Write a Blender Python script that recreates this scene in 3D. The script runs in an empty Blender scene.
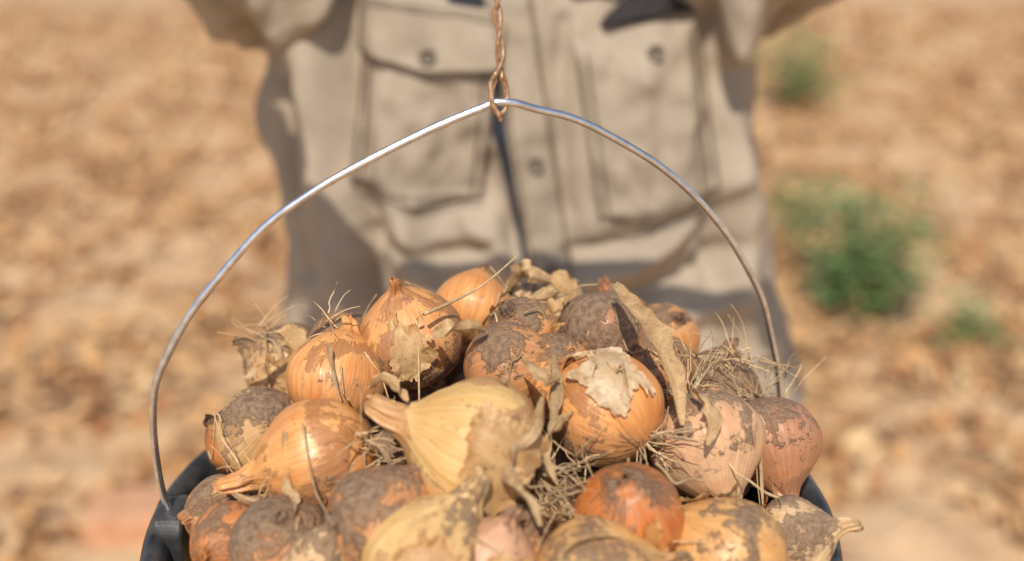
import bpy, math, random
import numpy as np
from mathutils import Vector, Matrix, noise
from mathutils.bvhtree import BVHTree
random.seed(7); rng=np.random.default_rng(7)
sc=bpy.context.scene
V=Vector
def N(x,y=0,z=0): return noise.noise(V((x,y,z)))
def link(o): sc.collection.objects.link(o); return o
def empty(name,loc=(0,0,0)):
    o=bpy.data.objects.new(name,None); o.location=loc; return link(o)
class MB:
    def __init__(s): s.v=[];s.f=[];s.m=[];s.c=[]
    def add(s,vs,fs,mat=0,col=None):
        b=len(s.v); s.v+= [tuple(p) for p in vs]; s.f+=[tuple(i+b for i in f) for f in fs]; s.m+=[mat]*len(fs)
        s.c+=[col if col else (1,1,1,1)]*len(vs)
    def obj(s,name,mats,parent=None,smooth=True,color=False):
        me=bpy.data.meshes.new(name); me.from_pydata(s.v,[],s.f)
        for m in mats: me.materials.append(m)
        me.polygons.foreach_set('material_index',s.m)
        me.polygons.foreach_set('use_smooth',[smooth]*len(s.f))
        if color:
            a=me.color_attributes.new('Col','FLOAT_COLOR','POINT'); a.data.foreach_set('color',np.array(s.c,dtype=np.float32).ravel())
        me.update(); o=link(bpy.data.objects.new(name,me))
        if parent: o.parent=parent
        return o
def catmull(pts,n):
    pts=[V(p) for p in pts]; out=[]
    P=[pts[0]*2-pts[1]]+pts+[pts[-1]*2-pts[-2]]
    for i in range(1,len(P)-2):
        for k in range(n):
            t=k/n; a,b,c,d=P[i-1],P[i],P[i+1],P[i+2]
            out.append(.5*((2*b)+(c-a)*t+(2*a-5*b+4*c-d)*t*t+(3*b-a-3*c+d)*t**3))
    out.append(pts[-1]); return out
def tube(mb,pts,r,sides=6,mat=0,taper=None,col=None):
    pts=[V(p) for p in pts]; n=len(pts); vs=[];fs=[]
    t0=(pts[1]-pts[0]).normalized(); up=t0.orthogonal().normalized()
    for i,p in enumerate(pts):
        t=(pts[min(i+1,n-1)]-pts[max(i-1,0)])
        t=t.normalized() if t.length>1e-9 else t0
        up=(up-t*up.dot(t)); up=up.normalized() if up.length>1e-6 else t.orthogonal().normalized()
        sd=t.cross(up); rr=r if taper is None else r*taper(i/(n-1))
        for k in range(sides):
            a=2*math.pi*k/sides; vs.append(p+(up*math.cos(a)+sd*math.sin(a))*rr)
    for i in range(n-1):
        for k in range(sides):
            k2=(k+1)%sides; fs.append((i*sides+k,i*sides+k2,(i+1)*sides+k2,(i+1)*sides+k))
    fs.append(tuple(reversed(range(sides)))); fs.append(tuple((n-1)*sides+k for k in range(sides)))
    mb.add(vs,fs,mat,col)
# ---------- materials ----------
def newmat(name):
    m=bpy.data.materials.new(name); m.use_nodes=True; nt=m.node_tree
    b=nt.nodes['Principled BSDF']; return m,nt,b
def nd(nt,typ,**kw):
    n=nt.nodes.new(typ)
    for k,v in kw.items():
        if k in n.inputs: n.inputs[k].default_value=v
        else: setattr(n,k,v)
    return n
def ramp(nt,src,stops):
    r=nt.nodes.new('ShaderNodeValToRGB'); e=r.color_ramp.elements
    while len(e)<len(stops): e.new(.5)
    for i,(p,c) in enumerate(stops):
        e[i].position=p; e[i].color=(c[0],c[1],c[2],1) if hasattr(c,'__len__') else (c,c,c,1)
    nt.links.new(src,r.inputs[0]); return r.outputs[0]
def mix(nt,f,a,b,mode='MIX'):
    m=nt.nodes.new('ShaderNodeMix'); m.data_type='RGBA'; m.blend_type=mode
    for s,i in ((f,0),(a,6),(b,7)):
        if isinstance(s,(int,float)): m.inputs[i].default_value=s
        elif isinstance(s,tuple): m.inputs[i].default_value=(s+(1,))[:4]
        else: nt.links.new(s,m.inputs[i])
    return m.outputs[2]
def mth(nt,op,a,b=0.0,c=None):
    m=nt.nodes.new('ShaderNodeMath'); m.operation=op
    for i,s in enumerate((a,b) if c is None else (a,b,c)):
        if isinstance(s,(int,float)): m.inputs[i].default_value=s
        else: nt.links.new(s,m.inputs[i])
    return m.outputs[0]
def coords(nt,scale=(1,1,1),off=(0,0,0),kind='Object'):
    tc=nt.nodes.new('ShaderNodeTexCoord'); mp=nt.nodes.new('ShaderNodeMapping')
    mp.inputs['Scale'].default_value=scale; mp.inputs['Location'].default_value=off
    nt.links.new(tc.outputs[kind],mp.inputs[0]); return mp.outputs[0]
def nz(nt,vec,scale,detail=4,rough=.55,dist=0):
    n=nd(nt,'ShaderNodeTexNoise',Scale=scale,Detail=detail,Roughness=rough,Distortion=dist); nt.links.new(vec,n.inputs['Vector']); return n.outputs[0]
def bump(nt,b,h,strength,dist):
    n=nd(nt,'ShaderNodeBump',Strength=strength,Distance=dist); nt.links.new(h,n.inputs['Height']); nt.links.new(n.outputs[0],b.inputs['Normal'])
def onion_mat(i,r,A,B,dark,dirt,ddir,patch=.5,rough=.36):
    m,nt,b=newmat('onion_skin_%d'%i)
    o=(i*3.17,i*1.73,i*.91)
    tc=nt.nodes.new('ShaderNodeTexCoord')
    def vm(op,a,c): 
        n=nt.nodes.new('ShaderNodeVectorMath'); n.operation=op; nt.links.new(a,n.inputs[0])
        if isinstance(c,(tuple,Vector)): n.inputs[1].default_value=c
        elif c is not None: nt.links.new(c,n.inputs[1])
        return n
    ob=tc.outputs['Object']
    n2=vm('NORMALIZE',vm('MULTIPLY',ob,(1,1,0)).outputs[0],None)
    zc=vm('MULTIPLY',ob,(0,0,.077/r))
    a2=vm('ADD',vm('ADD',n2.outputs[0],zc.outputs[0]).outputs[0],o)
    streak=nz(nt,a2.outputs[0],7,3,.6); fine=nz(nt,a2.outputs[0],30,1,.5)
    oc=coords(nt,(1,1,1),o)
    low=nz(nt,oc,34,1,.5,.5); mid=nz(nt,oc,95,5,.68,.4); spk=nz(nt,oc,300,4,.7)
    col=mix(nt,ramp(nt,mth(nt,'ADD',mth(nt,'MULTIPLY',streak,.45),mth(nt,'MULTIPLY',low,.55)),[(.36,0.),(.62,1.)]),A,B)
    col=mix(nt,ramp(nt,fine,[(.48,0.),(.70,.38)]),col,tuple(x*.55 for x in A))
    pv=mth(nt,'ADD',mth(nt,'MULTIPLY',low,.55),mth(nt,'ADD',mth(nt,'MULTIPLY',mid,.27),mth(nt,'MULTIPLY',streak,.18)))
    c0=.610-.13*patch
    pm=ramp(nt,pv,[(c0-.01,0.),(c0+.025,1.)])
    col=mix(nt,mth(nt,'MULTIPLY',pm,.66),col,mix(nt,streak,dark,tuple(x*.6 for x in dark)))
    edge=ramp(nt,pv,[(c0-.012,0.),(c0,.6),(c0+.012,0.)])
    col=mix(nt,edge,col,tuple(x*.35 for x in dark))
    dd=V(ddir).normalized()
    dv=vm('DOT_PRODUCT',ob,dd/r).outputs['Value']
    ds=mth(nt,'ADD',mth(nt,'MULTIPLY',dv,.14),mth(nt,'ADD',mth(nt,'MULTIPLY',low,.26),mth(nt,'ADD',mth(nt,'MULTIPLY',mid,.50),mth(nt,'MULTIPLY',spk,.24))))
    th=.70-.19*dirt
    dm=ramp(nt,ds,[(th-.01,0.),(th+.02,.62),(th+.09,.92)])
    dust=ramp(nt,ds,[(th-.14,0.),(th+.01,.42)])
    soil=mix(nt,ramp(nt,spk,[(.33,0.),(.66,1.)]),(.10,.058,.035),(.33,.22,.135))
    col=mix(nt,dust,col,(.33,.205,.12)); col=mix(nt,dm,col,soil)
    col=mix(nt,ramp(nt,spk,[(.62,0.),(.69,.55)]),col,(.06,.03,.016))
    nt.links.new(col,b.inputs['Base Color'])
    rg=mix(nt,dm,mix(nt,mid,(rough-.06,)*3,(rough+.16,)*3),(.95,.95,.95)); nt.links.new(rg,b.inputs['Roughness'])
    b.inputs['Specular IOR Level'].default_value=.5
    h=mth(nt,'ADD',mth(nt,'MULTIPLY',streak,.45),mth(nt,'MULTIPLY',mth(nt,'ADD',spk,.4),mth(nt,'MULTIPLY',dm,1.5)))
    h=mth(nt,'ADD',h,mth(nt,'ADD',mth(nt,'MULTIPLY',fine,.22),mth(nt,'MULTIPLY',pm,.25)))
    bump(nt,b,h,.8,.0013)
    return m
def paper_mat(name,a,bb,trans=.35,k=1,rough=.5):
    m,nt,b=newmat(name)
    n=nz(nt,coords(nt,(1,1,.5)),90*k,4,.65,.4); n2=nz(nt,coords(nt),420*k,2,.6)
    col=mix(nt,ramp(nt,n,[(.35,0.),(.65,1.)]),a,bb); col=mix(nt,ramp(nt,n2,[(.55,0.),(.7,.5)]),col,tuple(x*.45 for x in a))
    at=nd(nt,'ShaderNodeAttribute',attribute_name='Col'); col=mix(nt,1.0,col,at.outputs['Color'],'MULTIPLY')
    nt.links.new(col,b.inputs['Base Color']); b.inputs['Roughness'].default_value=rough
    bump(nt,b,n,.6,.001)
    if trans:
        tr=nt.nodes.new('ShaderNodeBsdfTranslucent'); nt.links.new(col,tr.inputs[0]); ms=nt.nodes.new('ShaderNodeMixShader'); ms.inputs[0].default_value=trans
        nt.links.new(b.outputs[0],ms.inputs[1]); nt.links.new(tr.outputs[0],ms.inputs[2]); nt.links.new(ms.outputs[0],nt.nodes['Material Output'].inputs[0])
    return m
def flat_attr(name,rough=.85,trans=0):
    m,nt,b=newmat(name); at=nd(nt,'ShaderNodeAttribute',attribute_name='Col'); nt.links.new(at.outputs['Color'],b.inputs['Base Color']); b.inputs['Roughness'].default_value=rough
    if trans:
        tr=nt.nodes.new('ShaderNodeBsdfTranslucent'); nt.links.new(at.outputs['Color'],tr.inputs[0]); ms=nt.nodes.new('ShaderNodeMixShader'); ms.inputs[0].default_value=trans
        nt.links.new(b.outputs[0],ms.inputs[1]); nt.links.new(tr.outputs[0],ms.inputs[2]); nt.links.new(ms.outputs[0],nt.nodes['Material Output'].inputs[0])
    return m
M_paper=paper_mat('papery_skin',(.56,.31,.12),(.74,.50,.24))
M_paper_w=paper_mat('papery_skin_pale',(.60,.40,.20),(.80,.64,.42),.35)
M_paper_o=paper_mat('papery_skin_orange',(.52,.20,.05),(.66,.34,.11))
M_straw=paper_mat('dry_leaf',(.46,.30,.15),(.68,.50,.28),.3,1.6,.6)
M_root=paper_mat('root_hair',(.42,.28,.14),(.66,.49,.29),0,1,.8)
def simple(name,c1,c2,scale,rough=.7,metal=0,bs=.3,bd=.002,stops=(.4,.6)):
    m,nt,b=newmat(name); n=nz(nt,coords(nt),scale,4,.6)
    nt.links.new(mix(nt,ramp(nt,n,[(stops[0],0.),(stops[1],1.)]),c1,c2),b.inputs['Base Color']); b.inputs['Roughness'].default_value=rough; b.inputs['Metallic'].default_value=metal
    bump(nt,b,n,bs,bd); return m
M_plast=simple('black_rubber',(.018,.020,.024),(.075,.068,.06),60,.38,0,.4,.0015,(.42,.75))
M_wire=simple('galvanised_wire',(.66,.68,.71),(.86,.87,.89),160,.36,1,.3,.0004)
M_rust=simple('brass_wire',(.34,.19,.10),(.66,.44,.28),400,.42,.6,.6,.0005)
M_steel=simple('bolt_steel',(.5,.5,.5),(.7,.7,.7),300,.3,1)
M_wood=simple('stick_wood',(.25,.15,.08),(.38,.26,.15),60,.8)
M_skin=simple('skin',(.42,.22,.14),(.50,.28,.19),60,.55,0,.3,.001)
M_hair=simple('hair',(.02,.014,.01),(.05,.035,.025),200,.6)
M_jean=simple('trouser_cloth',(.07,.075,.09),(.11,.115,.13),300,.9)
M_boot=simple('boot_leather',(.10,.06,.035),(.16,.10,.06),80,.7)
M_eye=simple('eye_white',(.75,.73,.7),(.8,.78,.75),50,.2)
M_lip=simple('lip',(.38,.14,.11),(.42,.17,.13),50,.5)
M_navy=simple('navy_tshirt_and_shade',(.012,.014,.022),(.022,.025,.036),200,.9)  # T-shirt navy, also used to paint the shaded gap beside the placket
M_red=simple('red_trim',(.45,.03,.06),(.55,.05,.08),200,.8)
M_opening_shade=simple('painted_opening_shade',(.018,.016,.018),(.035,.03,.03),200,.95)  # near-black paint for the shade in the pocket opening and button holes
M_stitch=simple('stitch_thread',(.09,.06,.04),(.15,.10,.065),200,.9)
M_button=simple('button_horn',(.13,.10,.075),(.21,.165,.12),300,.45)
def shirt_mat(name,a,b2):
    m,nt,b=newmat(name)
    n=nz(nt,coords(nt),14,5,.65,.3); n2=nz(nt,coords(nt,(1,1,1)),260,3,.6)
    col=mix(nt,ramp(nt,n,[(.3,0.),(.7,1.)]),a,b2); col=mix(nt,ramp(nt,n2,[(.4,.25),(.7,0.)]),col,tuple(x*.65 for x in a))
    nt.links.new(col,b.inputs['Base Color']); b.inputs['Roughness'].default_value=.88
    bump(nt,b,n2,.5,.001); return m
M_shirt=shirt_mat('khaki_twill',(.33,.265,.195),(.45,.37,.28))
M_pock=shirt_mat('khaki_twill_pocket',(.31,.25,.18),(.42,.345,.26))

# ---------- ground ----------
def axis(lo,hi,st,far):
    c=list(np.arange(lo,hi+1e-6,st)); d=st; a=[];x=hi
    while x<far: d*=1.25; x+=d; a.append(x)
    d=st;bk=[];x=lo
    while x>-far: d*=1.25; x-=d; bk.append(x)
    return bk[::-1]+c+a
xs=axis(-4.2,4.2,.035,400); ys=axis(.6,11,.035,600)
def gz(x,y):
    if abs(x)>9 or y<-4 or y>18: return 0
    k=1/(1+max(0,abs(x)-4)+max(0,y-10))
    a=N(x*1.1,y*1.1,3)*.05+N(x*4.3,y*4.3,5)*.045
    r=abs(N(x*11,y*11,8)); return k*(a+.04*r+.022*N(x*23,y*23,1))
gv=[(x,y,gz(x,y)) for y in ys for x in xs]; nx=len(xs)
gf=[(j*nx+i,j*nx+i+1,(j+1)*nx+i+1,(j+1)*nx+i) for j in range(len(ys)-1) for i in range(nx-1)]
m,nt,b=newmat('dry_soil'); oc=coords(nt)
n1=nz(nt,oc,1.6,3,.6,.4); n2=nz(nt,oc,9,4,.7)
col=mix(nt,ramp(nt,n2,[(.34,0.),(.58,1.)]),(.31,.155,.065),(.58,.37,.19))
col=mix(nt,ramp(nt,n1,[(.42,0.),(.68,.6)]),col,(.66,.46,.28))
nt.links.new(col,b.inputs['Base Color']); b.inputs['Roughness'].default_value=.95; bump(nt,b,n2,.7,.03)
mb=MB(); mb.v=gv; mb.f=gf; mb.m=[0]*len(gf); mb.obj('ground',[m])
M_lit=flat_attr('litter')
mb=MB(); cnt=0
pal=[(.52,.28,.11),(.60,.35,.155),(.43,.20,.075),(.68,.46,.235),(.56,.30,.12),(.36,.155,.06)]
while cnt<34000:
    y=1.0+10.5*random.random()**.8; x=random.uniform(-.62,.62)*(y+1)
    dn=N(x*2.6,y*2.6,40)+.7*N(x*5.5,y*5.5,41)
    if dn+random.uniform(-.25,.25)<-.02: continue
    cnt+=1
    L=random.uniform(.02,.050); W=L*random.uniform(.15,.55); a=random.uniform(0,6.28); z=gz(x,y)+random.uniform(0,.03+.08*max(0,dn))
    d=V((math.cos(a),math.sin(a),random.uniform(-.5,.6))); w=V((-math.sin(a),math.cos(a),random.uniform(-.6,.6)))
    p=V((x,y,z)); h=random.uniform(-.3,.5)*L; c=random.choice(pal); q=random.uniform(.8,1.1); c=(c[0]*q,c[1]*q,c[2]*q,1)
    mb.add([p-d*L-w*W*.3,p-d*L+w*W*.3,p-w*W+V((0,0,h)),p+w*W+V((0,0,h)),p+d*L-w*W*.2,p+d*L+w*W*.2],[(0,2,3,1),(2,4,5,3)],0,c)
for k in range(6000):
    y=1.0+10.5*random.random()**.8; x=random.uniform(-.62,.62)*(y+1); a=random.uniform(0,6.28); L=random.uniform(.04,.12); z=gz(x,y)+.015
    d=V((math.cos(a),math.sin(a),random.uniform(-.05,.5)))*L; w=V((-math.sin(a),math.cos(a),.3))*.003; q=random.uniform(.8,1.1); p=V((x,y,z))
    mb.add([p-w,p+w,p+d+w*.6,p+d-w*.6],[(0,1,2,3)],0,(.72*q,.53*q,.30*q,1))
mb.obj('dry_leaf_litter',[M_lit],color=True)
M_green=flat_attr('weed_leaf',.6,.35)
def weed(x0,y0,R,H,n,seed,ns=26,lo=.4):
    random.seed(seed); mb=MB(); z0=gz(x0,y0)
    for s in range(ns):
        a=random.uniform(0,6.28); rr=random.uniform(.1,1)*R; top=V((rr*math.cos(a),rr*math.sin(a),H*random.uniform(lo,1)*(1-.35*rr/R)))
        pts=catmull([(0,0,-.02),top*.4+V((0,0,H*.15)),top],5); tube(mb,pts,.003,4,0,lambda t:1-.7*t,(.20,.27,.10,1))
        for k in range(n//ns):
            t=random.uniform(.15,1); p=top*t+V((random.gauss(0,.05),random.gauss(0,.05),random.gauss(0,.04)+.02)); p.z=max(p.z,.01)
            b=random.uniform(0,6.28); L=random.uniform(.02,.05); W=L*.38; d=V((math.cos(b),math.sin(b),random.uniform(-.3,.6))); w=V((-math.sin(b),math.cos(b),random.uniform(-.3,.3)))
            g=random.uniform(.75,1.4); c=(.20*g,.31*g,.115*g,1) if random.random()<.80 else (.45*g,.38*g,.16*g,1)
            mb.add([p,p+d*L*.5-w*W+V((0,0,.006)),p+d*L,p+d*L*.5+w*W+V((0,0,.006))],[(0,1,2,3)],0,c)
    o=mb.obj('green_weed',[M_green],color=True); o.location=(x0,y0,z0); return o
weed(1.20,3.62,.32,.56,1500,11,44,.3); weed(1.46,3.30,.16,.16,160,14); weed(1.16,4.35,.18,.30,240,17); weed(1.72,6.7,.34,.62,1000,12,34,.3); weed(1.62,8.0,.24,.3,220,19)
def bx(mb,c,s,rz,mat=0):
    import itertools
    vs=[]; R=Matrix.Rotation(rz,3,'Z')
    for i,(a,b_,c_) in enumerate(itertools.product((-1,1),repeat=3)):
        k=.93 if c_>0 else 1
        vs.append(V(c)+R@V((a*s[0]*k+.006*N(i,3),b_*s[1]*k+.006*N(i,7),c_*s[2])))
    mb.add(vs,[(0,1,3,2),(4,6,7,5),(0,4,5,1),(2,3,7,6),(0,2,6,4),(1,5,7,3)],mat)
mb=MB(); bx(mb,(0,0,0),(.10,.075,.035),.15)
o=mb.obj('clay_brick',[simple('fired_clay',(.50,.24,.12),(.60,.33,.19),25,.9,0,.6,.004)],smooth=False); o.location=(-.88,2.26,.05); bv=o.modifiers.new('b','BEVEL'); bv.width=.006; bv.segments=2

# ---------- bucket ----------
BC=V((-.010,.515,0)); RZ=1.174; KS=.957
bucket=empty('bucket',(BC.x,BC.y,RZ))
outer=[(0,-.290),(.128,-.290),(.134,-.284),(.166,-.062),(.173,-.056),(.1745,-.048),(.1765,-.030),(.1840,-.026),(.1865,-.022),(.1870,-.008),(.1850,-.001),(.1810,.002),(.1760,.001),(.1725,-.004),(.1700,-.020),(.163,-.060),(.130,-.278),(0,-.278)]
mb=MB(); S=128; vs=[];fs=[]
for r,z in outer:
    for k in range(S):
        a=2*math.pi*k/S; rr=KS*r*(1+.006*math.sin(2*a+.5)+.003*N(math.cos(a)*2,math.sin(a)*2,z*8)); vs.append((rr*math.cos(a),rr*math.sin(a),z+.0025*math.sin(3*a)))
for i in range(len(outer)-1):
    for k in range(S): fs.append((i*S+k,i*S+(k+1)%S,(i+1)*S+(k+1)%S,(i+1)*S+k))
mb.add(vs,fs); o=mb.obj('tub',[M_plast],bucket)
def ear(ang):
    mb=MB(); n=V((math.cos(ang),math.sin(ang),0)); t=V((-math.sin(ang),math.cos(ang),0)); z=V((0,0,1))
    out=[(-.017,-.026),(-.017,.003),(-.012,.009),(.012,.009),(.017,.003),(.017,-.026),(.010,-.040),(-.010,-.040)]
    base=n*.1575; vs=[base+t*a+z*b_ for a,b_ in out]+[base+n*.0165+t*a*.85+z*b_*.92 for a,b_ in out]; k=len(out)
    fs=[tuple(reversed(range(k))),tuple(range(k,2*k))]+[(i,(i+1)%k,k+(i+1)%k,k+i) for i in range(k)]
    mb.add(vs,fs); o=mb.obj('handle_lug',[M_plast],bucket,smooth=False); b=o.modifiers.new('b','BEVEL'); b.width=.003; b.segments=3
    mb=MB(); c=n*.147+z*(.002)
    tube(mb,[c,c+n*.004,c+n*.020],.0026,10); tube(mb,[c-n*.003,c+n*.001],.0045,6); mb.obj('pivot_bolt',[M_steel],bucket,smooth=False)
ear(math.radians(184)); ear(math.radians(28))
H=[(-176,501,1178),(-177,500,1194),(-177,497,1215),(-175,493,1240),(-169,491,1262),(-156,491,1286),(-137,492,1311),(-115,494,1335),(-91,497,1352),(-69,501,1364),(-41,507,1377),(-22,511,1384.5),(-12,513.5,1388),(-6,514,1390),(-0,515.5,1389.5),(10,519,1386),(27,526,1380),(46,533,1370),(72,543,1352),(95,553,1331),(116,564,1304),(134,574,1273),(145,583,1243),(153,590,1215),(157,595,1186),(153,598,1172)]
H=[V((x/1000-BC.x,y/1000-BC.y,z/1000-RZ)) for x,y,z in H]
H=[V((-.1650,-.012,-.012)),V((-.1655,-.0125,.004))]+H[1:]
mb=MB(); hp=catmull(H,6); hp=[p+V((.0008*N(i*.11,1),.0008*N(i*.13,2),.0008*N(i*.12,3))) for i,p in enumerate(hp)]
tube(mb,hp,.0019,10); mb.obj('bail_handle',[M_wire],bucket)
BAR=V((-.006,.5150,1.655))
hook=empty('hanging_hook_wire',(-.006,.5145,1.390))
mb=MB()
for ph in (0,math.pi):
    pts=[]
    for i in range(200):
        t=i/199; zz=.010+t*.252; rad=.00135; a=ph+zz*260+ .6*math.sin(i*.2)
        pts.append((rad*math.cos(a)+.0014*N(t*11,1),rad*math.sin(a),zz))
    tube(mb,pts,.00095,6)
pts=[(.0012,.001,.013),(.0034,.003,.006),(.0036,.001,-.001),(.002,-.0015,-.0045),(-.001,-.003,-.0045),(-.0034,-.0032,0),(-.003,-.002,.006),(-.001,0,.011)]
tube(mb,catmull(pts,6),.0010,8)
pts=[(-.001,-.003,.014),(-.0036,-.0035,.009),(-.003,-.0045,.002),(-.0005,-.005,-.004),(.0012,-.0042,-.008)]
tube(mb,catmull(pts,5),.0010,8)
tube(mb,catmull([(0,0,.250),(.010,.016,.261),(0,.018,.277),(-.004,0,.283),(0,-.018,.273),(0,-.012,.258),(0,0,.247)],6),.0011,6)
mb.obj('twisted_wire',[M_rust],hook)

# ---------- onions ----------
PROF=[(0,-.84),(.07,-.87),(.16,-.85),(.36,-.80),(.62,-.66),(.85,-.42),(.97,-.12),(1.0,.12),(.95,.38),(.80,.64),(.57,.87),(.36,1.04),(.22,1.19),(.15,1.36),(.125,1.55),(.10,1.75),(.03,1.82)]
def onion_geo(r,neck,seed,bend=.2,NS=56,sub=3,squash=1.0):
    pr=catmull([(a,0,z) for a,z in PROF],sub); vs=[];fs=[]; fat=1+.8*max(0,neck-.6)
    for i,p in enumerate(pr):
        rad=max(p.x,0); z=p.z*squash; nk=max(0,(z-1.0))
        if z>.75: rad*=1+(fat-1)*min(1,(z-.75)/.4)
        if z>1.0: z=1.0+nk*neck
        for k in range(NS):
            a=2*math.pi*k/NS; ca,sa=math.cos(a),math.sin(a)
            q=1+.085*N(ca*.8+seed*3.1,sa*.8,z*.9)+.014*N(ca*5+seed,sa*5,z*1.2)+.006*math.sin(9*a+seed+.8*z)
            rr=rad*q
            if nk>0: rr*=1+min(1,nk*3)*(.45*N(ca*1.6+seed,sa*1.6,z*1.2)+.16*math.sin(7*a+seed+z*5))
            e=1+.25*min(1,nk*2)
            x=rr*ca*e+bend*nk*nk*neck*1.4+.12*nk*N(z*2,seed); y=rr*sa/e+.2*nk*N(seed,z*2)
            vs.append((x*r,y*r,z*r+ (r*.10*N(ca*2+seed,sa*2,9) if nk>.6 else 0)))
    n=len(pr)
    for i in range(n-1):
        for k in range(NS): fs.append((i*NS+k,i*NS+(k+1)%NS,(i+1)*NS+(k+1)%NS,(i+1)*NS+k))
    return vs,fs
PS=[(p.x,p.z) for p in catmull([(a,0,z) for a,z in PROF],8)]
def radius_at(z):
    for (a,z0),(b,z1) in zip(PS,PS[1:]):
        if z0<=z<=z1 and z1>z0: return a+(b-a)*(z-z0)/(z1-z0)
    return .3
def shell(mb,r,seed,z0,z1,a0,a1,lift=.10,mat=0,base=1.02):
    nu,nv=78,54; idx={}; vs=[];fs=[]
    for j in range(nv+1):
        t=j/nv; z=z0+(z1-z0)*t; ra=radius_at(z)
        for i in range(nu+1):
            s=i/nu; a=a0+(a1-a0)*s
            e=min(s,1-s,t*1.2,(1-t)*1.2); jag=.12+.24*N(s*3+seed,t*2.2,seed)+.10*N(s*9,t*7,seed)+.04*N(s*25,t*20,seed)
            if e<max(0.0,jag): continue
            lf=lift*max(0,1-(e-jag)/.18)**2*(.2+1.3*abs(N(s*3+seed,t*3,2)))
            ca,sa=math.cos(a),math.sin(a)
            q=1+.085*N(ca*.8+seed*3.1,sa*.8,z*.9)+.014*N(ca*5+seed,sa*5,z*1.2)+.008*N(ca*9,sa*9,seed+z*3)
            rr=ra*q*base+lf
            idx[(i,j)]=len(vs); vs.append((rr*ca*r,rr*sa*r,(z+lf*.3*(1 if z>0 else -1))*r*1.005))
    for j in range(nv):
        for i in range(nu):
            q=[(i,j),(i+1,j),(i+1,j+1),(i,j+1)]; q=[k for k in q if k in idx]
            if len(q)>=3: fs.append([idx[k] for k in q])
    mb.add(vs,fs,mat)
def rootgeo(mb,r,n,seed,L=.6):
    random.seed(seed)
    for k in range(n):
        a=random.uniform(0,6.28); q=random.uniform(0,.2); p=V((q*math.cos(a),q*math.sin(a),-.82))*r
        d=V((math.cos(a)*random.uniform(.2,1.1),math.sin(a)*random.uniform(.2,1.1),-random.uniform(.4,1.1))).normalized()
        pts=[p]; l=L*r*random.uniform(.5,1.4)
        for s in range(6):
            d=(d+V((random.gauss(0,.24),random.gauss(0,.24),random.gauss(0,.2)))).normalized(); p=p+d*l/6; pts.append(p)
        g=random.uniform(.6,1.15); tube(mb,pts,.00045,4,0,lambda t:1-.6*t,(g,g,g,1))
OR=((.62,.235,.065),(.76,.40,.145)); OB=((.48,.185,.065),(.66,.34,.13)); YE=((.60,.34,.11),(.76,.52,.23)); YO=((.64,.30,.085),(.78,.48,.18)); RB=((.46,.12,.028),(.66,.26,.065)); PK=((.62,.33,.17),(.74,.47,.27)); PU=((.40,.16,.075),(.54,.25,.12)); TA=((.60,.37,.17),(.76,.56,.31)); OL=((.52,.29,.11),(.66,.42,.19))
DR=(.32,.095,.030); DB=(.26,.10,.045)
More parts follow.
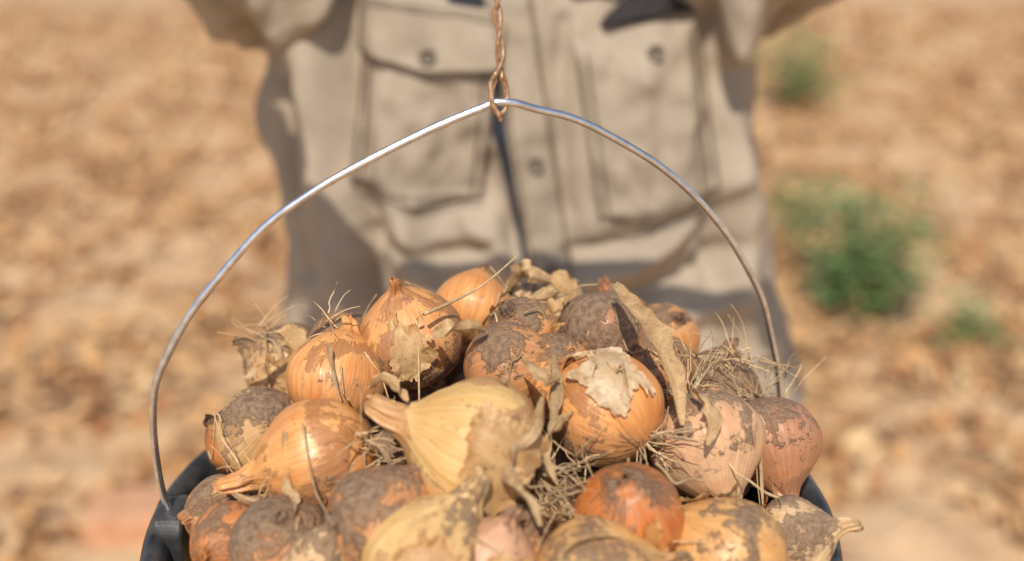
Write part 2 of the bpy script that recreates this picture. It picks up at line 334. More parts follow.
ON=[
(-51,534,1261,28,(-.25,-.1,1),.5,OR,DR,.55,(.4,-.5,-.5),.75,0,[(-.2,.95,0,1.1,0)]),
(-22,580,1259,23,(.2,.5,.6),.3,OR,DR,.30,(1,0,0),.4,0,[]),
(-4,510,1258,23,(1,-.1,.3),.7,OB,DB,.66,(-.5,0,1),.6,0,[]),
(-88,512,1248,25.5,(.2,.55,.8),.5,OR,DR,.42,(.3,-.5,-.5),.4,20,[]),
(-126,585,1222,25,(-.6,-.3,.5),.6,OL,DB,.60,(0,0,1),.5,16,[(-.4,.9,3.5,5.5,0)]),
(-124,498,1228,23,(.3,-.7,.5),.4,OL,DB,.56,(.3,0,1),.5,0,[]),
(-87,464,1236,27.5,(-1,-.15,-.30),1.0,OR,DR,.34,(.2,-.3,-1),.45,0,[]),
(-14,450,1245,33,(-1,.10,.40),1.1,YE,(.48,.20,.07),.36,(.6,-.3,-.3),.62,24,[(-.75,.35,0,1.6,0)]),
(-57,425,1221,27,(.5,.3,.7),.5,OB,DR,.62,(-.3,-.3,1),.7,0,[]),
(-102,428,1209,23,(.1,-.5,1),.35,OB,DB,.85,(-.3,-.2,1),.5,0,[]),
(-128,442,1202,19,(-.3,-.8,.3),.4,RB,DR,.45,(0,0,1),.6,20,[]),
(-36,405,1214,30,(.5,.25,.8),.9,YE,(.52,.23,.07),.34,(.7,-.3,.3),.45,0,[(-.2,.8,4.0,5.0,0)]),
(46,482,1248,28.5,(-.6,.6,.25),.6,OR,DR,.38,(-.3,-.3,-1),.6,20,[(-.65,.70,0,1.3,1)]),
(48,562,1252,24,(.5,.4,.7),.3,PU,DB,.82,(-.3,-.5,.6),.5,0,[]),
(25,610,1246,21,(-.9,.1,.5),1.0,TA,DB,.45,(0,0,1),.4,0,[(-.2,.9,3,5,0)]),
(52,433,1220,25,(-.1,-.35,1),.25,RB,(.08,.025,.012),.24,(0,0,1),.85,0,[(-.3,.8,4.0,5.0,2)]),
(93,488,1230,29,(.25,-.72,-.60),1.0,PK,(.54,.24,.10),.80,(-.35,.5,1),.35,26,[]),
(133,520,1213,26.5,(.2,-.75,-.65),1.0,PU,DB,.82,(0,.3,1),.4,26,[]),
(95,428,1199,30,(-.8,.3,.6),.5,YO,DR,.42,(.3,-.2,1),.7,20,[]),
(33,400,1206,30.5,(.9,.1,.3),.6,YO,(.56,.24,.07),.34,(0,-.5,.6),.5,0,[]),
(87,605,1230,22,(.3,-.5,.8),.4,OR,DR,.40,(0,0,1),.5,0,[]),
(6,548,1260,19,(-.4,-.5,.8),.8,OR,DB,.45,(0,0,1),.5,0,[]),
(131,455,1195,20,(.8,-.3,.5),1.0,TA,DB,.50,(0,0,1),.3,0,[]),
(20,512,1252,22,(.2,-.6,.6),.5,OR,DR,.45,(0,0,1),.6,0,[(-.4,.9,4,5.2,0)]),
(-84,415,1207,18,(.3,-.2,.9),1.0,TA,DB,.45,(0,0,1),.5,0,[]),
(-9,404,1218,19,(.35,-.1,1),.9,((.58,.29,.15),(.72,.46,.28)),DB,.30,(0,0,1),.5,0,[(-.1,.95,3.6,5.3,0)]),
(112,560,1219,24,(.2,.1,1),.5,OB,DB,.75,(0,0,1),.5,22,[]),
(78,552,1235,21,(-.4,.3,.7),.5,OB,DB,.66,(0,0,1),.5,18,[]),
(-92,572,1237,23,(.5,-.3,.8),.5,OB,DR,.58,(0,0,1),.5,16,[]),
(-58,600,1240,23,(-.2,.2,.9),.4,OR,DB,.50,(0,0,1),.5,0,[]),
(-146,545,1199,20,(-.5,-.4,.6),.5,RB,DB,.55,(0,0,1),.5,20,[]),
(-140,472,1199,18,(-.5,-.6,.3),.5,OB,DB,.60,(0,0,1),.5,20,[]),
(0,426,1209,21,(.2,-.3,.9),.5,OB,DB,.55,(0,0,1),.5,0,[]),
(62,608,1238,20,(-.3,.3,.9),.7,RB,DR,.45,(0,0,1),.5,0,[]),
]
allv=[];allf=[]
def accum(vs,fs,M):
    b=len(allv); allv.extend([M@V(p) for p in vs]); allf.extend([tuple(i+b for i in f) for f in fs])
for i,(x,y,z,r,d,neck,AB,dark,dirt,ddir,patch,roots,shells) in enumerate(ON):
    r=r/1000; vs,fs=onion_geo(r,neck,i+1.3,random.Random(i).uniform(-.3,.3),squash=random.Random(i+50).uniform(.90,1.0))
    q=V(d).normalized().to_track_quat('Z','Y'); spin=Matrix.Rotation(i*1.1,4,'Z')
    if i in (7,12,11): spin=Matrix.Identity(4)
    Mx=Matrix.Translation((x/1000,y/1000,z/1000))@q.to_matrix().to_4x4()@spin
    inv=Mx.to_3x3().inverted(); ldir=inv@V(ddir); fr=inv@V((0,-.8,.6)); fa=math.atan2(fr.y,fr.x)
    mb=MB(); mb.add(vs,fs); o=mb.obj('onion',[onion_mat(i,r,AB[0],AB[1],dark,dirt,ldir,patch,.29 if i in(6,15) else .36)])
    o.matrix_world=Mx; accum(vs,fs,Mx)
    if shells:
        mb=MB()
        for n_,(z0,z1,a0,a1,mt) in enumerate(shells):
            ce=fa+.55*math.sin(i*2.3+n_*2); hw=(a1-a0)/2; shell(mb,r,i+1.3,z0,z1,ce-hw,ce+hw,.20,mt)
        mb.obj('loose_skin',[M_paper,M_paper_w,M_paper_o],o,color=True)
    if roots:
        mb=MB(); rootgeo(mb,r,roots,i,.9); mb.obj('roots',[M_root],o,color=True)
def heapz(x,y): return 1.167+.10*(1-((x+.01)**2+(y-.54)**2)/.04)
random.seed(21); pos=[]; tries=0
while len(pos)<80 and tries<6000:
    tries+=1
    a=random.uniform(0,6.28); rr=.132*math.sqrt(random.random()); x=BC.x+rr*math.cos(a); y=BC.y+rr*math.sin(a)
    lay=random.choice((0,0,1)); z=min(heapz(x,y),1.24)-.044-.045*lay
    if y<.385: z=heapz(x,y)-.018-.045*lay
    z=max(z,1.10)
    if all((V((x,y,z))-p).length>.037 for p in pos): pos.append(V((x,y,z)))
hm=[onion_mat(60,.022,OR[0],OR[1],DR,.5,(0,0,1),.5),onion_mat(61,.022,OB[0],OB[1],DB,.7,(0,1,0),.5),onion_mat(62,.022,YO[0],YO[1],DR,.5,(1,0,0),.4),onion_mat(63,.022,RB[0],RB[1],DB,.6,(0,0,1),.4)]
heap=MB()
for i,p in enumerate(pos):
    r=random.uniform(.020,.026); vs,fs=onion_geo(r,.6,i+90,.2,28,2)
    d=V((random.gauss(0,1),random.gauss(0,1),random.gauss(.3,1))).normalized()
    Mx=Matrix.Translation(p)@d.to_track_quat('Z','Y').to_matrix().to_4x4()
    heap.add([Mx@V(q) for q in vs],fs,i%4); accum(vs,fs,Mx)
heap.obj('onion_heap',hm)
bvh=BVHTree.FromPolygons([tuple(p) for p in allv],allf)
def top(x,y):
    h=bvh.ray_cast(V((x,y,1.6)),V((0,0,-1)))
    return (h[0],h[1]) if h[0] else (V((x,y,1.15)),V((0,0,1)))
def ribbon(mb,pts,w,mat=0,seed=0,curl=.5,n=7,col=None,crumple=1):
    pts=catmull(pts,n); m=len(pts); nw=8; vs=[];fs=[]
    for i,p in enumerate(pts):
        t=(pts[min(i+1,m-1)]-pts[max(i-1,0)]).normalized(); s=i/(m-1)
        sd=t.cross(V((0,.3,1))); sd=sd.normalized() if sd.length>.05 else V((1,0,0)); nn=sd.cross(t)
        tw=curl*3*N(s*2.2,seed)+seed; R=Matrix.Rotation(tw,3,t); sd=R@sd; nn=R@nn
        ww=w*(.12+.88*math.sin(math.pi*min(1,.06+s*.92))**.9)*(1+.5*N(s*9,seed,5))
        for k in range(nw+1):
            u=k/nw*2-1; vs.append(p+sd*u*ww+nn*(ww*(.7*u*u+.14*crumple*math.sin(u*9+seed)+.35*crumple*N(u*1.5,s*7,seed))))
    for i in range(m-1):
        for k in range(nw): fs.append((i*(nw+1)+k,i*(nw+1)+k+1,(i+1)*(nw+1)+k+1,(i+1)*(nw+1)+k))
    mb.add(vs,fs,mat,col)
mb=MB(); g=lambda a:(a,a*.96,a*.90,1)
S_=lambda *q:[V((a/1000,b/1000,c/1000)) for a,b,c in q]
ribbon(mb,S_((52,542,1290),(60,518,1286),(68,494,1281),(74,470,1270),(77,458,1254)),.0055,0,.1,.12,8,g(1.0),.5)
ribbon(mb,S_((14,446,1274),(10,432,1268),(2,424,1260),(0,414,1250),(8,408,1244),(12,404,1236)),.0036,0,1.2,.9,8,g(.85))
ribbon(mb,S_((22,470,1272),(16,460,1276),(10,466,1280),(4,476,1278)),.0032,0,2.0,.9,7,g(.9))
ribbon(mb,S_((20,490,1274),(20,468,1266),(18,448,1258)),.0034,0,2.6,.9,8,g(.8))
ribbon(mb,S_((28,462,1258),(20,450,1258),(14,440,1250),(20,430,1240)),.0030,0,.9,.9,8,g(.95))
ribbon(mb,S_((-38,498,1283),(-30,488,1287),(-20,490,1287),(-12,502,1281)),.0045,0,.6,.8,7,g(1.05))
ribbon(mb,S_((-66,468,1268),(-56,458,1275),(-46,450,1270)),.0045,0,.2,.6,7,g(1.15))
ribbon(mb,S_((84,476,1264),(92,462,1260),(88,450,1248)),.0045,0,2.2,.6,8,g(1.0))
ribbon(mb,S_((22,598,1270),(10,590,1279),(4,598,1273),(-4,604,1262)),.006,0,1.0,.5,8,g(1.1))
ribbon(mb,S_((30,560,1278),(20,548,1282),(8,550,1278)),.004,0,1.7,.8,7,g(1.0))
random.seed(5)
for k in range(12):
    a=random.uniform(0,6.28); rr=.14*math.sqrt(random.random()); x=BC.x+rr*math.cos(a); y=BC.y+rr*math.sin(a)
    b=random.uniform(0,6.28); l=random.uniform(.009,.018); pts=[]
    for s in (-1,-.3,.4,1):
        p,n=top(x+math.cos(b)*l*s,y+math.sin(b)*l*s); pts.append(p+V((0,0,.001+.003*random.random())))
    ribbon(mb,pts,random.uniform(.0012,.0028),0,k*.7,.8,5,g(random.uniform(.7,1.1)))
mb.obj('dry_onion_leaves',[M_straw],color=True)
mb=MB()
for k in range(190):
    a=random.uniform(0,6.28); rr=.150*math.sqrt(random.random()); x=BC.x+rr*math.cos(a); y=BC.y+rr*math.sin(a); p,n=top(x,y)
    if p.z>heapz(x,y)+.006: continue
    R=random.uniform(.004,.010); t1=n.orthogonal().normalized(); t1=Matrix.Rotation(random.uniform(0,6.28),3,n)@t1; t2=n.cross(t1); vs=[];fs=[]
    nn=8; cu=random.uniform(.4,1.6)
    for j in range(nn+1):
        for i in range(nn+1):
            u=i/nn*2-1;v=j/nn*2-1; f=1+.6*N(u*1.3+k,v*1.3)+.3*N(u*3+k,v*3); s1=u*math.sqrt(1-v*v/2)*f; s2=v*math.sqrt(1-u*u/2)*f*.55
            vs.append(p+n*(.0008+R*cu*.5*(s1*s1)+R*.3*N(u*2+k,v*2,3))+t1*R*s1+t2*R*s2)
    for j in range(nn):
        for i in range(nn): fs.append((j*(nn+1)+i,j*(nn+1)+i+1,(j+1)*(nn+1)+i+1,(j+1)*(nn+1)+i))
    q=random.uniform(.7,1.1); mb.add(vs,fs,random.choice((0,0,1,1,2)),g(q))
mb.obj('onion_skin_flakes',[M_paper,M_paper_w,M_paper_o],color=True)
mb=MB()
tube(mb,catmull(S_((4,560,1300),(-14,540,1291),(-30,520,1289),(-42,505,1289)),6),.0008,5,0,lambda t:.4+t,g(1.0))
for (x,y,z,n,L) in [(-66,450,1250,16,.030),(-60,444,1242,10,.028),(-124,464,1218,22,.034),(30,450,1238,12,.032),(34,436,1232,10,.028),(-92,524,1275,14,.022),(-136,580,1246,16,.028),(112,545,1246,14,.030),(128,550,1242,14,.030),(92,528,1258,10,.028),(60,416,1220,14,.028),(78,412,1212,12,.030),(-112,452,1222,14,.028),(150,560,1218,8,.03),(16,420,1234,8,.028)]:
    for k in range(n):
        p=V((x,y,z))/1000+V([random.gauss(0,.003) for _ in range(3)]); d=V((random.gauss(0,1),random.gauss(-.1,1),random.gauss(.3,.7))).normalized(); pts=[p]
        l=L*random.uniform(.5,1.2)
        for s in range(6):
            d=(d+V((random.gauss(0,.14),random.gauss(0,.14),random.gauss(-.06,.14)))).normalized(); p=p+d*l/6; pts.append(p)
        tube(mb,pts,random.uniform(.00028,.00055),4,0,lambda t:1-.6*t,g(random.uniform(.7,1.3)))
for k in range(100):
    a=random.uniform(0,6.28); rr=.15*math.sqrt(random.random()); x=BC.x+rr*math.cos(a); y=BC.y+rr*math.sin(a)
    if top(x,y)[0].z>heapz(x,y)+.006: continue
    b=random.uniform(0,6.28); l=random.uniform(.008,.026); pts=[]
    for s in (-1,-.4,.2,.6,1):
        p,n=top(x+math.cos(b)*l*s,y+math.sin(b)*l*s+random.uniform(-.002,.002)); pts.append(p+V((0,0,.001+.004*random.random())))
    zs=sum(p.z for p in pts)/5; pts=[V((p.x,p.y,max(p.z,zs))) for p in pts]
    tube(mb,catmull(pts,3),random.uniform(.0003,.0008),4,0,None,g(random.uniform(.6,1.2)))
mb.obj('dry_root_wisps',[M_root],color=True)

# ---------- farmer ----------
farmer=empty('farmer',(0,1.09,0)); FP=V((0,1.09,0))
def loft(mb,rings,S=48,pw=2.3):
    vs=[];fs=[]
    for (c,u,v,a,b_) in rings:
        c=V(c);u=V(u).normalized();v=V(v).normalized()
        for k in range(S):
            t=2*math.pi*k/S; ct,st=math.cos(t),math.sin(t)
            vs.append(c+u*a*math.copysign(abs(ct)**(2/pw),ct)+v*b_*math.copysign(abs(st)**(2/pw),st))
    n=len(rings)
    for i in range(n-1):
        for k in range(S): fs.append((i*S+k,i*S+(k+1)%S,(i+1)*S+(k+1)%S,(i+1)*S+k))
    fs.append(tuple(reversed(range(S)))); fs.append(tuple((n-1)*S+k for k in range(S))); mb.add(vs,fs)
X=(1,0,0);Y=(0,1,0)
def limb(mb,pts,rad,n=5,S=24):
    pc=catmull(pts,n); rr=catmull([(r,0,0) for r in rad],n); rings=[]
    up=None
    for i,p in enumerate(pc):
        t=(pc[min(i+1,len(pc)-1)]-pc[max(i-1,0)]).normalized()
        u=t.orthogonal().normalized() if up is None else (up-t*up.dot(t)).normalized(); up=u; rings.append((p,u,t.cross(u),rr[i].x,rr[i].x))
    loft(mb,rings,S,2)
def remesh(mb,vox,smooth=6,sub=0):
    o=mb.obj('tmp',[]); r=o.modifiers.new('r','REMESH'); r.mode='VOXEL'; r.voxel_size=vox
    s=o.modifiers.new('s','SMOOTH'); s.factor=.5; s.iterations=smooth
    if sub: q=o.modifiers.new('q','SUBSURF'); q.levels=sub
    dg=bpy.context.evaluated_depsgraph_get(); me=bpy.data.meshes.new_from_object(o.evaluated_get(dg)); bpy.data.objects.remove(o); return me
mb=MB()
TR=[(.80,.050,1.095,.255,.150),(.88,.045,1.092,.260,.150),(.962,.038,1.09,.260,.145),(1.064,.026,1.088,.248,.138),(1.17,.010,1.087,.234,.130),(1.27,-.006,1.087,.226,.126),(1.35,-.010,1.090,.213,.118),(1.41,-.012,1.098,.190,.098),(1.45,-.014,1.105,.135,.078),(1.475,-.014,1.108,.085,.066),(1.51,-.014,1.105,.070,.064)]
tc_=catmull([(z,a,b_) for z,_,_,a,b_ in TR],3); tc2=catmull([(z,cx,cy) for z,cx,cy,_,_ in TR],3)
loft(mb,[((q.y,q.z,p.x),X,Y,p.y,p.z) for p,q in zip(tc_,tc2)],64,2.5)
for s in (-1,1):
    limb(mb,[(s*.10-.01,1.10,1.385),(s*.185-.01,1.085,1.405),(s*.27,.98,1.480),(s*.36,.855,1.560),(s*.325,.76,1.592),(s*.265,.65,1.616)],[.085,.096,.082,.068,.058,.050])
me=remesh(mb,.006,8,1)
nv=len(me.vertices); co=np.empty(nv*3,np.float32); me.vertices.foreach_get('co',co); co=co.reshape(-1,3)
no=np.empty(nv*3,np.float32); me.vertices.foreach_get('normal',no); no=no.reshape(-1,3)
FOLDS=[([(-.178,1.40),(-.170,1.24),(-.150,1.08)],.022,.017),([(-.145,1.38),(-.133,1.25),(-.118,1.09)],-.020,.012),([(-.212,1.30),(-.20,1.12)],-.016,.011),
([(-.10,1.20),(-.075,1.13),(-.05,1.07)],.014,.012),([(-.04,1.19),(.0,1.15),(.02,1.12)],.010,.010),([(.05,1.135),(.12,1.15),(.19,1.21)],.015,.012),([(.05,1.115),(.12,1.118),(.20,1.15)],-.015,.010),([(.05,1.16),(.11,1.17),(.165,1.19)],-.010,.008),
([(.195,1.38),(.205,1.22),(.235,1.05)],.018,.014),([(.172,1.38),(.180,1.2),(.205,1.06)],-.016,.011),([(-.20,1.36),(-.15,1.40),(-.10,1.43)],.010,.013),([(.19,1.36),(.15,1.40),(.10,1.43)],.010,.013),
([(-.22,1.33),(-.25,1.40),(-.28,1.50)],-.014,.013),([(.22,1.33),(.25,1.40),(.28,1.50)],-.014,.013),([(-.19,1.33),(-.22,1.40),(-.24,1.48)],.012,.012),([(.19,1.33),(.22,1.40),(.24,1.48)],.012,.012),
([(.045,1.36),(.040,1.28),(.048,1.20)],-.010,.008),([(-.02,1.24),(.0,1.18),(.015,1.10)],-.012,.010),([(-.09,1.08),(.0,1.065),(.10,1.08),(.2,1.1)],.014,.012),([(-.13,1.17),(-.08,1.155),(-.02,1.165)],-.012,.009)]
disp=np.zeros(nv)
for pts,amp,w in FOLDS:
    best=np.full(nv,9.)
    for (x0,z0),(x1,z1) in zip(pts,pts[1:]):
        d=np.array([x1-x0,z1-z0]); L2=(d**2).sum(); t=np.clip(((co[:,0]-x0)*d[0]+(co[:,2]-z0)*d[1])/L2,0,1)
        best=np.minimum(best,np.hypot(co[:,0]-x0-t*d[0],co[:,2]-z0-t*d[1]))
    disp+=amp*np.exp(-(best/w)**2)*(co[:,1]<1.12)
for i in range(nv):
    x,y,z=co[i]
    wx=x+.03*N(x*6,y*6,z*5+9); n=N(wx*13,y*13,z*4.0); n2=N(wx*26+4,y*26,z*11)
    disp[i]+= .022*(.30-abs(n)) + .011*n2 + .006*N(x*50,y*50,z*26)
co2=co+no*disp[:,None]; me.vertices.foreach_set('co',co2.ravel()); me.update()
me.polygons.foreach_set('use_smooth',[True]*len(me.polygons)); me.materials.append(M_shirt); me.name='shirt'
shirt=link(bpy.data.objects.new('shirt',me)); shirt.parent=farmer; shirt.location=-FP
sb=BVHTree.FromPolygons([tuple(p) for p in co2],[tuple(p.vertices) for p in me.polygons])
def sy(x,z):
    t=0;c=0
    for dx,dz in ((0,0),(.005,0),(-.005,0),(0,.005),(0,-.005)):
        h=sb.ray_cast(V((x+dx,.6,z+dz)),V((0,1,0)))
        if h[0]: t+=h[0].y; c+=1
    return t/c if c else 1.0
def part(name,mb,mats):
    o=mb.obj(name,mats,farmer); o.location=-FP; return o
def plate(name,pt,nu,nv_,off,mat,thick=.004):
    mb=MB(); vs=[];fs=[]
    for j in range(nv_+1):
        for i in range(nu+1):
            u,v=i/nu,j/nv_; x,z=pt(u,v); e=min(u,1-u,v,1-v); y=sy(x,z)-off(u,v)
            if e<=0: y+=thick+off(u,v)*.9
            vs.append((x,y,z))
    for j in range(nv_):
        for i in range(nu): fs.append((j*(nu+1)+i,j*(nu+1)+i+1,(j+1)*(nu+1)+i+1,(j+1)*(nu+1)+i))
    mb.add(vs,fs); return part(name,mb,[mat])
def stitches(name,lines,off,step=.0052,ln=.0038,r=.0011):
    mb=MB()
    for pts in lines:
        P=[V((p[0],0,p[1])) for p in pts]
        for a,b_ in zip(P,P[1:]):
            L=(b_-a).length; n=max(1,int(L/step)); d=(b_-a)/L
            for k in range(n):
                p=a+d*(k*step); q=p+d*ln
                tube(mb,[(p.x,sy(p.x,p.z)-off,p.z),(q.x,sy(q.x,q.z)-off,q.z)],r,4)
    return part(name,mb,[M_stitch])
def button(x,z,off):
    y=sy(x,z)-off; mb=MB(); S=24; pr=[(0,.0005),(.0035,.0005),(.0048,-.0012),(.0066,-.0016),(.0074,0),(.0072,.0018),(0,.002)]
    vs=[(x+r*math.cos(2*math.pi*k/S),y+d,z+r*math.sin(2*math.pi*k/S)) for r,d in pr for k in range(S)]
    fs=[(i*S+k,i*S+(k+1)%S,(i+1)*S+(k+1)%S,(i+1)*S+k) for i in range(len(pr)-1) for k in range(S)]
    mb.add(vs,fs)
    for dx in(-1,1):
        for dz in(-1,1): tube(mb,[(x+dx*.0014,y-.0001,z+dz*.0014),(x+dx*.0014,y+.0004,z+dz*.0014)],.0007,6,1)  # dark stubs painted in as the shaded button holes
    part('button',mb,[M_button,M_opening_shade])
def pocket(cx,ztop,w,h,tilt,nm,flap=.048,fo=.0105,puff=.006):
    ct,st=math.cos(tilt),math.sin(tilt)
    def W(p,q): return (cx+p*ct-q*st, ztop+p*st+q*ct)
    def pt(u,v):
        p=(u-.5)*w; q=-v*(h+.016*(1-abs(2*u-1))); return W(p,q)
    plate(nm,pt,44,60,lambda u,v:.007+puff*math.sin(math.pi*u)*math.sin(math.pi*v)+.005*N(u*3+cx*50,v*3)+.005*N(u*7+cx*50,v*7),M_pock)
    def inset(k):
        a=w/2-k; return [W(-a,-.01),W(-a,-h+k*.2),W(0,-h-.016+k),W(a,-h+k*.2),W(a,-.01)]
    stitches(nm+'_stitching',[inset(.004),inset(.012)],.0105+puff*.25)
    if flap:
        def pf(u,v): return W((u-.5)*(w+.008),.004-v*(flap+.010*(1-abs(2*u-1))))
        plate(nm+'_flap',pf,40,24,lambda u,v:fo+.008*v+.003*N(u*4+cx*9,v*2)+.0045*math.sin(math.pi*u),M_pock,.003)
        a=w/2; stitches(nm+'_flap_stitching',[[W(-a,-.002),W(-a,-flap+.004),W(0,-flap-.006+.003),W(a,-flap+.004),W(a,-.002)],[W(-a,.0),W(a,.0)]],fo+.0100)
        bx_,bz=W(0,-flap+.010); button(bx_,bz,fo+.0150)
pocket(-.066,1.372,.122,.158,math.radians(-7),'chest_pocket')
pocket(.108,1.352,.118,.152,math.radians(9),'chest_pocket_open',flap=0,puff=.008)
plate('painted_opening_shade',lambda u,v:(.075+.085*u,1.352+.013*u+.024*v*math.sin(math.pi*min(1,u*.9+.1))),16,6,lambda u,v:.0085,M_opening_shade,.001)  # flat dark plate painting the shadow inside the open pocket
plate('raised_flap',lambda u,v:(.045+.125*u,1.378+.020*u+.05*v),20,12,lambda u,v:.010+.010*math.sin(math.pi*u)*(1-v),M_pock,.003)
button(.121,1.336,.0165)
pc=lambda z: .020+ (1.245-z)*.16
plate('placket',lambda u,v:(pc(1.385-.53*v)+(u-.5)*.042,1.385-.53*v),10,110,lambda u,v:.0105+.005*(1-u)+.003*N(v*14,u*2)+.003*N(v*40,1),M_pock,.006)
zz=[1.385-.53*k/24 for k in range(25)]
stitches('placket_stitching',[[(pc(z)+s,z) for z in zz] for s in(-.016,.016)],.0155)
for z in (1.243,1.150,1.06): button(pc(z),z,.0165)
plate('tshirt_and_gap_shade',lambda u,v:(pc(1.385-.24*v)-.0205-(.030*(1-v)**2+.006)*(1-u)*1.0,1.385-.24*v),5,50,lambda u,v:.0045,M_navy,.001)  # T-shirt at the neck; lower taper paints the shadow gap along the placket
plate('tshirt_trim',lambda u,v:(pc(1.385-.06*v)-.0290-.018*(1-v)*1.0+.005*u,1.376-.05*v),2,14,lambda u,v:.0070,M_red,.001)
stitches('seam_stitching',[[(-.17,1.385),(-.12,1.392),(-.07,1.398)]],.001)
mb=MB()
loft(mb,[((.03,1.10,.62),X,Y,.175,.115),((.03,1.10,.75),X,Y,.185,.125),((.035,1.10,.90),X,Y,.185,.12),((.03,1.10,.96),X,Y,.175,.115)],40,2.4)
for s in(-1,1): limb(mb,[(.03+s*.085,1.10,.80),(.03+s*.10,1.09,.62),(.03+s*.115,1.08,.45),(.03+s*.125,1.11,.25),(.03+s*.13,1.13,.07)],[.095,.090,.072,.065,.060])
me=remesh(mb,.012,4); me.polygons.foreach_set('use_smooth',[True]*len(me.polygons)); me.materials.append(M_jean); o=link(bpy.data.objects.new('trousers',me)); o.parent=farmer; o.location=-FP
for s in(-1,1):
    mb=MB(); x=.03+s*.135
    loft(mb,[((x,1.12,-.0),X,Y,.052,.09),((x,1.10,.03),X,Y,.052,.13),((x,1.11,.07),X,Y,.050,.11),((x,1.14,.11),X,Y,.052,.065),((x,1.14,.20),X,Y,.055,.058)],32,2.3); part('boot',mb,[M_boot])
mb=MB(); S=40; vs=[];fs=[]
HC=V((-.014,1.075,1.66))
for j in range(33):
    ph=math.pi*j/32
    for k in range(S):
        t=2*math.pi*k/S; x=math.sin(ph)*math.cos(t); y=math.sin(ph)*math.sin(t); z=math.cos(ph)
        w=.076*(1-.22*max(0,-z)); p=V((x*w,y*.095*(1-.1*max(0,-z)),z*.122))
        if y<0:
            p.y-=.022*math.exp(-((x/.14)**2+((z+.12)/.20)**2)); p.y+=.010*math.exp(-(((abs(x)-.36)/.16)**2+((z-.10)/.12)**2)); p.y-=.006*math.exp(-((x/.3)**2+((z+.48)/.08)**2)); p.y-=.010*math.exp(-((x/.3)**2+((z+.85)/.15)**2))
        vs.append(HC+p)
for j in range(32):
    for k in range(S): fs.append((j*S+k,(j+1)*S+k,(j+1)*S+(k+1)%S,j*S+(k+1)%S))
mb.add(vs,fs); limb(mb,[(-.014,1.10,1.45),(-.014,1.095,1.53),(-.014,1.085,1.60)],[.062,.056,.058])
for s in(-1,1): limb(mb,[HC+V((s*.070,.005,-.03)),HC+V((s*.083,.012,-.0)),HC+V((s*.078,.012,.03))],[.008,.014,.009],4,10)
part('head',mb,[M_skin])
mb=MB()
for s in(-1,1): tube(mb,[HC+V((s*.029,-.074,.012)),HC+V((s*.029,-.086,.012))],.011,14)
part('eyes',mb,[M_eye]); mb=MB()
for s in(-1,1): tube(mb,[HC+V((s*.029,-.086,.012)),HC+V((s*.029,-.0875,.012))],.005,12)
for s in(-1,1): tube(mb,[HC+V((s*.045,-.078,.034)),HC+V((s*.03,-.088,.038)),HC+V((s*.014,-.090,.034))],.004,6)
part('pupils_and_brows',mb,[M_hair])
mb=MB(); tube(mb,[HC+V((-.024,-.083,-.058)),HC+V((0,-.096,-.057)),HC+V((.024,-.083,-.058))],.005,8,0,lambda t:.5+math.sin(math.pi*t)*.6); part('lips',mb,[M_lip])
mb=MB(); vs=[];fs=[]
for j in range(17):
    ph=math.pi*.62*j/16
    for k in range(S):
        t=2*math.pi*k/S; x=math.sin(ph)*math.cos(t); y=math.sin(ph)*math.sin(t); z=math.cos(ph)
        if y<0: z=max(z,.42+.1*y) if ph>.9 else z
        vs.append(HC+V((x*.082,y*.101+.006,z*.129+.003*N(x*9,y*9,z*9))))
for j in range(16):
    for k in range(S): fs.append((j*S+k,(j+1)*S+k,(j+1)*S+(k+1)%S,j*S+(k+1)%S))
mb.add(vs,fs); part('hair',mb,[M_hair])
st=empty('carrying_stick',(BAR.x,BAR.y,BAR.z)); mb=MB(); tube(mb,catmull([(-.31,0,0),(-.1,.001,.002),(.1,0,-.001),(.31,.002,0)],8),.013,12); mb.obj('stick',[M_wood],st)
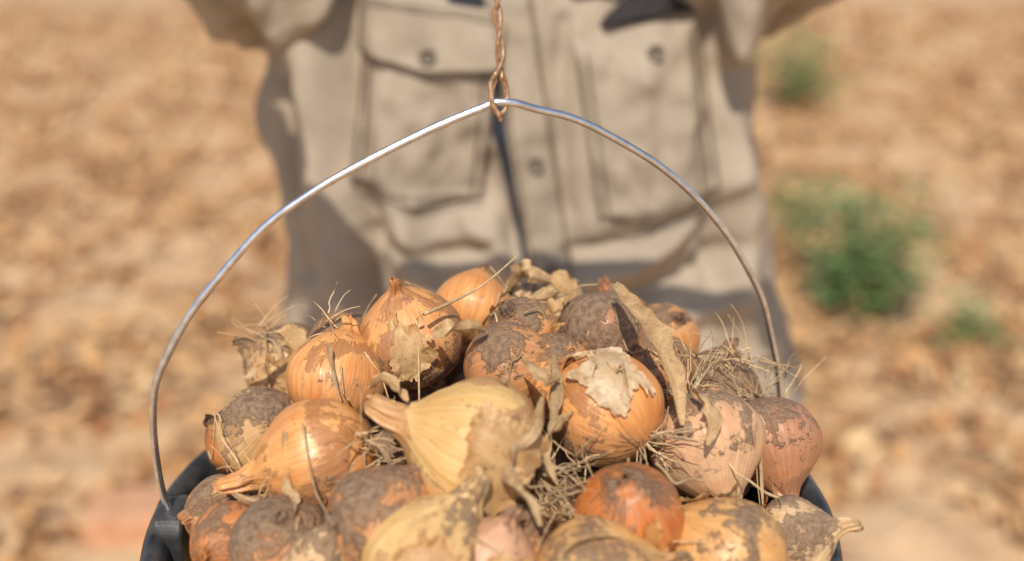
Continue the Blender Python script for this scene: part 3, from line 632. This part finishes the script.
def hand(s):
    cx=s*.215; v=[];e=[];r=[]
    def ad(p,rad,par=None):
        v.append(V(p)); r.append(rad)
        if par is not None: e.append((par,len(v)-1))
        return len(v)-1
    y,z=BAR.y,BAR.z
    w0=ad((s*.268,.650,1.614),.030); w=ad((s*.245,.600,1.630),.026,w0); pm=ad((cx+s*.008,.562,1.642),.027,w)
    for k,o_ in enumerate((-.032,-.0105,.011,.031)):
        ln=(1.0,1.08,1.02,.85)[k]; x=cx+s*o_
        a=ad((x,y+.030,z+.014),.0115,pm); b_=ad((x,y+.004,z+.026*ln),.0098,a); c=ad((x,y-.024,z+.006),.0090,b_); d=ad((x,y-.016,z-.018*ln),.0085,c); ad((x,y+.004,z-.023),.0075,d)
    a=ad((cx-s*.022,y+.040,z-.012),.013,pm); b_=ad((cx-s*.036,y+.018,z-.026),.0105,a); ad((cx-s*.030,y-.012,z-.030),.009,b_)
    me=bpy.data.meshes.new('hand'); me.from_pydata(v,e,[]); o=link(bpy.data.objects.new('hand',me)); o.parent=farmer; o.location=-FP
    m=o.modifiers.new('s','SKIN'); sk=me.skin_vertices[0].data
    for i,q in enumerate(r): sk[i].radius=(q,q)
    sk[0].use_root=True; m.use_smooth_shade=True; q=o.modifiers.new('q','SUBSURF'); q.levels=2; q.render_levels=2; me.materials.append(M_skin)
hand(-1); hand(1)

# ---------- light, sky, camera ----------
EL,AZ=math.radians(50),math.radians(187)
sd=V((math.sin(AZ)*math.cos(EL),math.cos(AZ)*math.cos(EL),math.sin(EL)))
sun=bpy.data.lights.new('sun','SUN'); sun.energy=4.4; sun.angle=math.radians(.6); sun.color=(1,.92,.81)
so=link(bpy.data.objects.new('sun',sun)); so.rotation_euler=sd.to_track_quat('Z','Y').to_euler()
w=bpy.data.worlds.new('World'); sc.world=w; w.use_nodes=True; nt=w.node_tree
sky=nt.nodes.new('ShaderNodeTexSky'); sky.sky_type='NISHITA'; sky.sun_disc=False; sky.sun_elevation=EL; sky.sun_rotation=AZ
bg=nt.nodes['Background']; bg.inputs[1].default_value=.13; nt.links.new(sky.outputs[0],bg.inputs[0])
cd=bpy.data.cameras.new('camera'); cd.lens=40; cd.sensor_width=36; cd.clip_start=.02; cd.clip_end=2000
cam=link(bpy.data.objects.new('camera',cd)); cam.location=(0,0,1.5); cam.rotation_euler=(math.radians(90-21),0,0)
cd.dof.use_dof=True; cd.dof.focus_distance=.56; cd.dof.aperture_fstop=3.2
sc.camera=cam
sc.view_settings.view_transform='Standard'; sc.view_settings.look='None'; sc.view_settings.exposure=0
